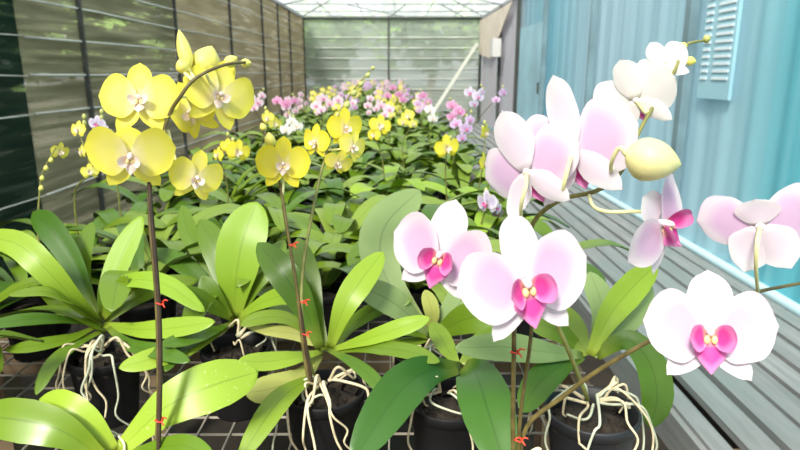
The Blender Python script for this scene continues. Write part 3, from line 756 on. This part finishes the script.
# H: pink orchid in front, three stalks rising from the bottom edge
tH, cH = plant('pink blushed orchid with magenta lips, dark stalks rising from the bottom edge', 514, 485, .05, nroots=4, seed=29)
px_leaf(tH, [(514,478,.72),(560,470,.69),(610,480,.66)], 34, .7, 'leaf')
px_leaf(tH, [(510,478,.72),(470,478,.69),(430,485,.67)], 34, .7, 'leaf')
tube_part('flower_stalk', tH, [P(514,490,.71), P(513,420,.66), P(514,340,.61), P(513,290,.58), P(500,262,.57), P(478,250,.565)], .0028, .0018, 'stalk', 26)
tube_part('flower_stalk', tH, [P(517,490,.71), P(520,420,.665), P(530,345,.62), P(533,300,.585), P(530,270,.57)], .0024, .0016, 'stalk', 24)
tube_part('flower_stalk', tH, [P(519,490,.71), P(525,430,.68), P(565,395,.65), P(602,368,.62), P(660,335,.585), P(712,306,.575), P(752,293,.58), P(802,283,.60)], .0028, .0016, 'stalk', 34)
tie(tH, 518, 440, .665); tie(tH, 514, 352, .615, .0036)
flower(tH, 440, 256, .555, 106, -16, -10, 17, 'pink', [(452,258,.562),(470,252,.565)], dict(cup=-.08, dl=1.08))
flower(tH, 525, 285, .50, 138, 6, -6, -11, 'pink', [(528,280,.535),(530,272,.565)], dict(cup=-.06, pa=6, pa2=-2, dl=1.04, dh=.29, la=37, ll=.93, lh=.21))
flower(tH, 709, 334, .50, 124, -18, 2, 0, 'pink', [(710,325,.53),(712,308,.57)], dict(cup=-.05, dl=1.0))
flower(tH, 760, 226, .53, 116, 150, 22, 8, 'pink', [(757,244,.515),(756,268,.53),(758,292,.575)], dict(W=.50, cup=.14, dl=.5, dh=.36, ll=.86, lh=.38, la=24))

# ------------------------------------------------------------------ the other orchids along the bench
def rand_leaves(t, c, rr, n, L0, L1, w, nu, nv, mts):
    a0 = rr.uniform(0, 6.28)
    for i in range(n):
        a = a0+i*2*PI/n+rr.uniform(-.35, .35); L = rr.uniform(L0, L1); h = rr.uniform(.35, 1.0)
        dr = V((math.cos(a), math.sin(a), 0)); z0 = c+V((0, 0, .005))+dr*.008
        pts = [z0, z0+dr*(L*.30)+V((0, 0, L*.38*h)), z0+dr*(L*.68)+V((0, 0, L*.50*h)), z0+dr*L+V((0, 0, L*(.62*h-.22)))]
        nm = (V((0, 0, 1))-dr*.3*h+V((rr.uniform(-.25, .25), rr.uniform(-.25, .25), 0))).normalized()
        part('leaf', leaf_mb(pts, w*rr.uniform(.8, 1.15), nm, nu, nv), M[rr.choice(mts)], t)
FLM = {}
def low_flower(kind):
    """petals and sepals in one mesh plus a lip mesh, for the smaller flowers"""
    if kind in FLM: return FLM[kind]
    mb = MB()
    for q in (lobe(90, .95, .30, SW, -.03, -.06, .1, nu=7, nv=5), lobe(-38, .85, .27, SW, -.02, -.06, .1, nu=7, nv=5), lobe(218, .85, .27, SW, -.02, -.06, .1, nu=7, nv=5),
              lobe(0, .97, .50, PW, .04, -.1, .1, skew=.13, nu=8, nv=5), lobe(180, .97, .50, PW, .04, -.1, .1, skew=-.13, nu=8, nv=5)): mb.add(q.v, q.f, q.uv, q.sh)
    lp = lip_mb('yellow'); y = kind in ('petal_yellow', 'petal_deep')
    FLM[kind] = (mb.mesh('flower', M[kind]), lp.mesh('lip', M['lip_yellow' if y or 'cream' in kind else 'lip_magenta']))
    return FLM[kind]
def small_flower(t, pos, size, kind, yw, pt, roll):
    a, l = low_flower(kind); f = link('flower', a, t); mw = frame(pos, yw, pt, roll, size)
    f.matrix_local = Matrix.Translation(-t.location) @ mw
    link('lip', l, f); return f
# spikes seen in the photo: flower cluster px, depth, colour, label, number of flowers, spread px, flower width m
SP = [
 ((62,150), 1.35, 'petal_yellow', 'small yellow orchid in profile near the left edge', [(60,152,20,60),(78,130,20,-20),(90,172,18,30),(82,152,16,-40)], .050),
 ((97,124), 1.45, 'petal_lavender', 'pale orchid peeping out behind the big front left yellow flowers', [(97,124,18,0),(105,132,14,30)], .045),
 ((225,150), 1.55, 'petal_deep', 'yellow orchid half opened left of the middle yellow flower', [(238,152,26,30),(218,155,18,-40),(228,146,16,10)], .060),
 ((292,128), 2.3, 'petal_cream', 'white orchid behind the middle yellow flower', [(286,130,14,-10),(297,127,14,20),(291,121,10,0)], .045),
 ((270,118), 1.9, 'petal_yellow', 'small yellow orchid with pale lip above the middle yellow flower', [(268,118,17,-30),(275,124,15,35)], .050),
 ((378,125), 1.9, 'petal_deep', 'yellow orchid in the middle row right of the green bud spray', [(380,126,24,15),(374,135,16,-30)], .065),
 ((447,148), 1.75, 'petal_deep', 'solitary bright yellow orchid above the left pink flower', [(447,148,28,20)], .075),
 ((483,150), 1.75, 'petal_deep', 'yellow orchid in profile beside the lilac orchids', [(485,133,20,62),(484,163,22,60)], .062),
 ((511,172), 1.6, 'petal_yellow', 'yellow orchid half hidden behind the white petals', [(511,172,22,40)], .055),
 ((488,203), 1.45, 'petal_lavender', 'lavender white orchid low among leaves above the right pink flower', [(487,203,28,-50),(496,208,18,40)], .06),
 ((400,118), 2.3, 'petal_yellow', 'faint yellow orchid in front of the pale pink cluster', [(408,116,15,-20),(413,124,12,30),(403,122,12,0)], .045),
 ((255,100), 2.9, 'petal_blush', 'pale pink orchid beside the upper right yellow flower', [(250,98,12,-10),(258,103,12,20),(254,108,10,0),(262,96,9,30)], .055),
 ((286,102), 3.0, 'petal_rose', 'magenta orchid in front of the left net wall', [(277,101,11,-10),(286,104,12,10),(294,101,10,30)], .055),
 ((322,103), 3.2, 'petal_blush', 'pale pink orchid left in the middle back cluster', [(316,106,12,0),(323,99,12,20),(330,104,11,-20),(321,110,10,0)], .058),
 ((343,103), 3.2, 'petal_blush', 'pale pink orchid right in the middle back cluster', [(338,100,11,0),(346,106,11,20),(353,103,9,-20)], .055),
 ((395,93), 3.7, 'petal_rose', 'pink orchid standing tallest at the back centre', [(393,88,9,0),(399,95,10,20),(388,96,9,-20),(403,100,9,10)], .056),
 ((386,108), 2.9, 'petal_blush', 'pale pink orchid just below the tallest back centre spike', [(381,106,11,0),(389,110,12,10),(385,115,10,-20)], .055),
 ((425,98), 3.6, 'petal_rose', 'rose orchid with two flowers right of back centre', [(423,96,10,0),(428,103,10,20)], .058),
 ((431,112), 2.7, 'petal_cream', 'cream orchid under the rose one right of back centre', [(430,110,12,0),(433,119,12,20)], .055),
 ((455,112), 2.7, 'petal_rose', 'purple pink orchid in the right back cluster', [(452,106,13,-10),(459,112,14,10),(452,117,12,20)], .058),
 ((474,95), 3.0, 'petal_lavender', 'light lilac orchid at the top of the right back cluster', [(470,93,13,-10),(478,97,13,10),(474,104,11,20),(482,92,10,40)], .058),
 ((462,128), 2.3, 'petal_lilac', 'lilac orchid at the bottom of the right back cluster', [(456,124,13,-10),(466,129,15,10),(462,138,12,20),(470,120,11,20)], .055),
 ((502,93), 2.9, 'petal_lilac', 'lilac orchid farthest right at the back', [(503,93,11,30),(496,100,9,-10)], .05),
]
placed = [(o.location.x, o.location.y) for o in (tA, tB, tC, tD, tE, tF, tG, tH)]
for i, ((px, py), d, kind, lab, fl, w) in enumerate(SP):
    rr = random.Random(100+i); top = P(px, py, d)
    bx = max(-.78, min(.28, top.x+rr.uniform(-.03, .03))); by = top.y+.06
    t = thing('potted_orchid', V((bx, by, BENCH)), lab, 'orchid'); c = V((bx, by, RIM)); placed.append((bx, by))
    hi = d < 2
    pot(t, c, .052, .115, 'pot', hi)
    rand_leaves(t, c, rr, 6 if hi else 5, .15, .24, .055, 12 if hi else 9, 7 if hi else 5, ['leaf', 'leaf_dark', 'leaf_bright'] if hi else ['leaf_far', 'leaf', 'leaf'])
    tops = sorted(fl, key=lambda q: -q[1])
    pts = [c+V((0, 0, .0)), c.lerp(top, .5)+V((rr.uniform(-.01, .01), .01, .03))]+[P(q[0], q[1]-1, d+.015) for q in (tops[0], tops[-1]) if True]
    tube_part('flower_stalk', t, pts, .0024, .0013, 'stalk_green' if rr.random() < .6 else 'stalk', 18, 6)
    for q in fl:
        small_flower(t, P(q[0], q[1], d), q[2]*.5*d/FPX, kind, q[3], rr.uniform(-20, 0), rr.uniform(-15, 15))
    e = pts[-1]
    for b_ in range(2):
        mb = MB(); ball(mb, e+V((rr.uniform(-.012, .012), .01, .012+.014*b_)), .005, .005, .007, 8); part('bud', mb, M['bud_green'], t)
# bud spray on a thin bare stalk at the left edge
tS = thing('potted_orchid', V((P(38, 240, 1.3).x, P(38, 240, 1.3).y, BENCH)), 'orchid with a thin bare stalk of tiny buds at the left edge', 'orchid')
cS = tS.location+V((0, 0, .115)); pot(tS, cS, .052); rand_leaves(tS, cS, random.Random(5), 5, .15, .22, .05, 12, 7, ['leaf', 'leaf_bright'])
tube_part('flower_stalk', tS, [cS, P(38,235,1.3), P(39,200,1.3), P(42,175,1.3), P(50,158,1.3), P(56,148,1.3)], .0024, .0012, 'stalk_green', 20, 6)
for x, y_ in ((41,188), (42,178), (46,168), (51,160)): bud(tS, x, y_, 1.3, 4.5, 6, 10, 'bud')
placed.append((tS.location.x, tS.location.y))

def copy_tree(o, parent=None):
    c = o.copy(); COL.objects.link(c)
    if parent: c.parent = parent
    for ch in o.children: copy_tree(ch, c)
    return c
protos = []
GREEN = 'leafy green orchid without open flowers in the packed rows behind the front pots'
def proto(i, x, y, nu, nv, mts):
    t = thing('potted_orchid', V((x, y, BENCH)), GREEN, 'orchid', 'green orchids in the packed rows')
    c = V((x, y, RIM)); rr = random.Random(300+i); pot(t, c, .052, .115, 'pot', False)
    rand_leaves(t, c, rr, rr.choice((7, 8, 8)), .15, .27, .049, nu, nv, mts); return t
near = [proto(i, -5, -5, 13, 7, ['leaf', 'leaf', 'leaf_far', 'leaf_dark', 'leaf_dark']) for i in range(5)]
far = [proto(20+i, -5, -5, 8, 5, ['leaf_far', 'leaf', 'leaf']) for i in range(4)]
FARL = {'petal_blush': 'faint pink orchid in the far rows before the back wall', 'petal_yellow': 'faint yellow orchid in the far rows before the back wall', 'petal_lilac': 'faint lilac orchid in the far rows before the back wall'}
farf = {}
for kind in FARL:
    t = proto(40, -5, -5, 8, 5, ['leaf_far', 'leaf']); t['label'] = FARL[kind]; t['group'] = FARL[kind].replace('orchid', 'orchids')
    o0 = t.location
    mb = MB(); mb.tube(spline([o0+V((0, 0, .115)), o0+V((.03, 0, .25)), o0+V((.01, 0, .38))], 8), .0025, .0015, 5); part('flower_stalk', mb, M['stalk_green'], t)
    for k in range(5):
        small_flower(t, o0+V((.032*((k % 2)*2-1)+.012*math.sin(k*5), -.02, .27+.024*k)), .026+.004*(k % 3), kind, 20*((k % 2)*2-1)+9*k, -8, 7*k-14)
    farf[kind] = t
used = set()
def put(src, x, y, rz):
    if src.name in used: o = copy_tree(src)
    else: used.add(src.name); o = src
    o.location = (x, y, BENCH); o.rotation_euler.z = rz; return o
rr = random.Random(77)
y = 1.18
while y < 14.4:
    stepx = .185 if y < 5 else .28
    x = -.74+rr.uniform(0, .05)
    while x < .31:
        xx = x+rr.uniform(-.03, .03); yy = y+rr.uniform(-.04, .04)
        if all((xx-a)**2+(yy-b)**2 > .0125 for a, b in placed):
            if y > 4.2 and rr.random() < .3: src = farf[rr.choice(list(FARL))]; rz = rr.uniform(-.5, .5)
            elif y < 3: src = rr.choice(near); rz = rr.uniform(0, 6.28)
            else: src = rr.choice(far); rz = rr.uniform(0, 6.28)
            o = put(src, xx, yy, rz)
            if o['label'] == GREEN or 'without open flowers' in o['label']:
                row = 'just behind the front pots' if yy < 1.75 else 'in the middle rows of the bench' if yy < 3.2 else 'in the far rows of the bench'
                side = 'left side' if xx < -.4 else 'right side' if xx > 0 else 'centre'
                o['label'] = 'leafy green orchid without open flowers %s, %s' % (row, side)
                o['group'] = 'green orchids %s, %s' % (row, side)
            placed.append((xx, yy))
        x += stepx
    y += .19 if y < 5 else .34
# fill the front left corner
for (x, y) in ((-.72, .95), (-.66, .72), (-.72, 1.15), (.20, 1.08)):
    if all((x-a)**2+(y-b)**2 > .011 for a, b in placed):
        t = put(near[int(abs(x*100)) % 5], x, y, x*20); t['label'] = 'low leafy orchid without flowers between the front pots'; t['group'] = 'low green orchids between the front pots'
        placed.append((x, y))

# ------------------------------------------------------------------ light
w = bpy.data.worlds.new('sky'); scn.world = w; w.use_nodes = True
bg = w.node_tree.nodes['Background']; bg.inputs[0].default_value = (.93, .97, 1.0, 1); bg.inputs[1].default_value = 0.85
sd = bpy.data.lights.new('sun', 'SUN'); sd.energy = 9.3; sd.angle = math.radians(13); sd.color = (1, .96, .86)
so = bpy.data.objects.new('sun', sd); COL.objects.link(so); so.location = (0, -4, 8)
so.rotation_euler = (V((.44, 1.0, -1)).to_track_quat('-Z', 'Y')).to_euler()

vs_ = scn.view_settings; vs_.view_transform = 'Standard'; vs_.look = 'None'; vs_.gamma = 1; vs_.exposure = 0.55; vs_.use_curve_mapping = False
scn.cycles.max_bounces = 8; scn.cycles.transparent_max_bounces = 12
bpy.context.view_layer.update()
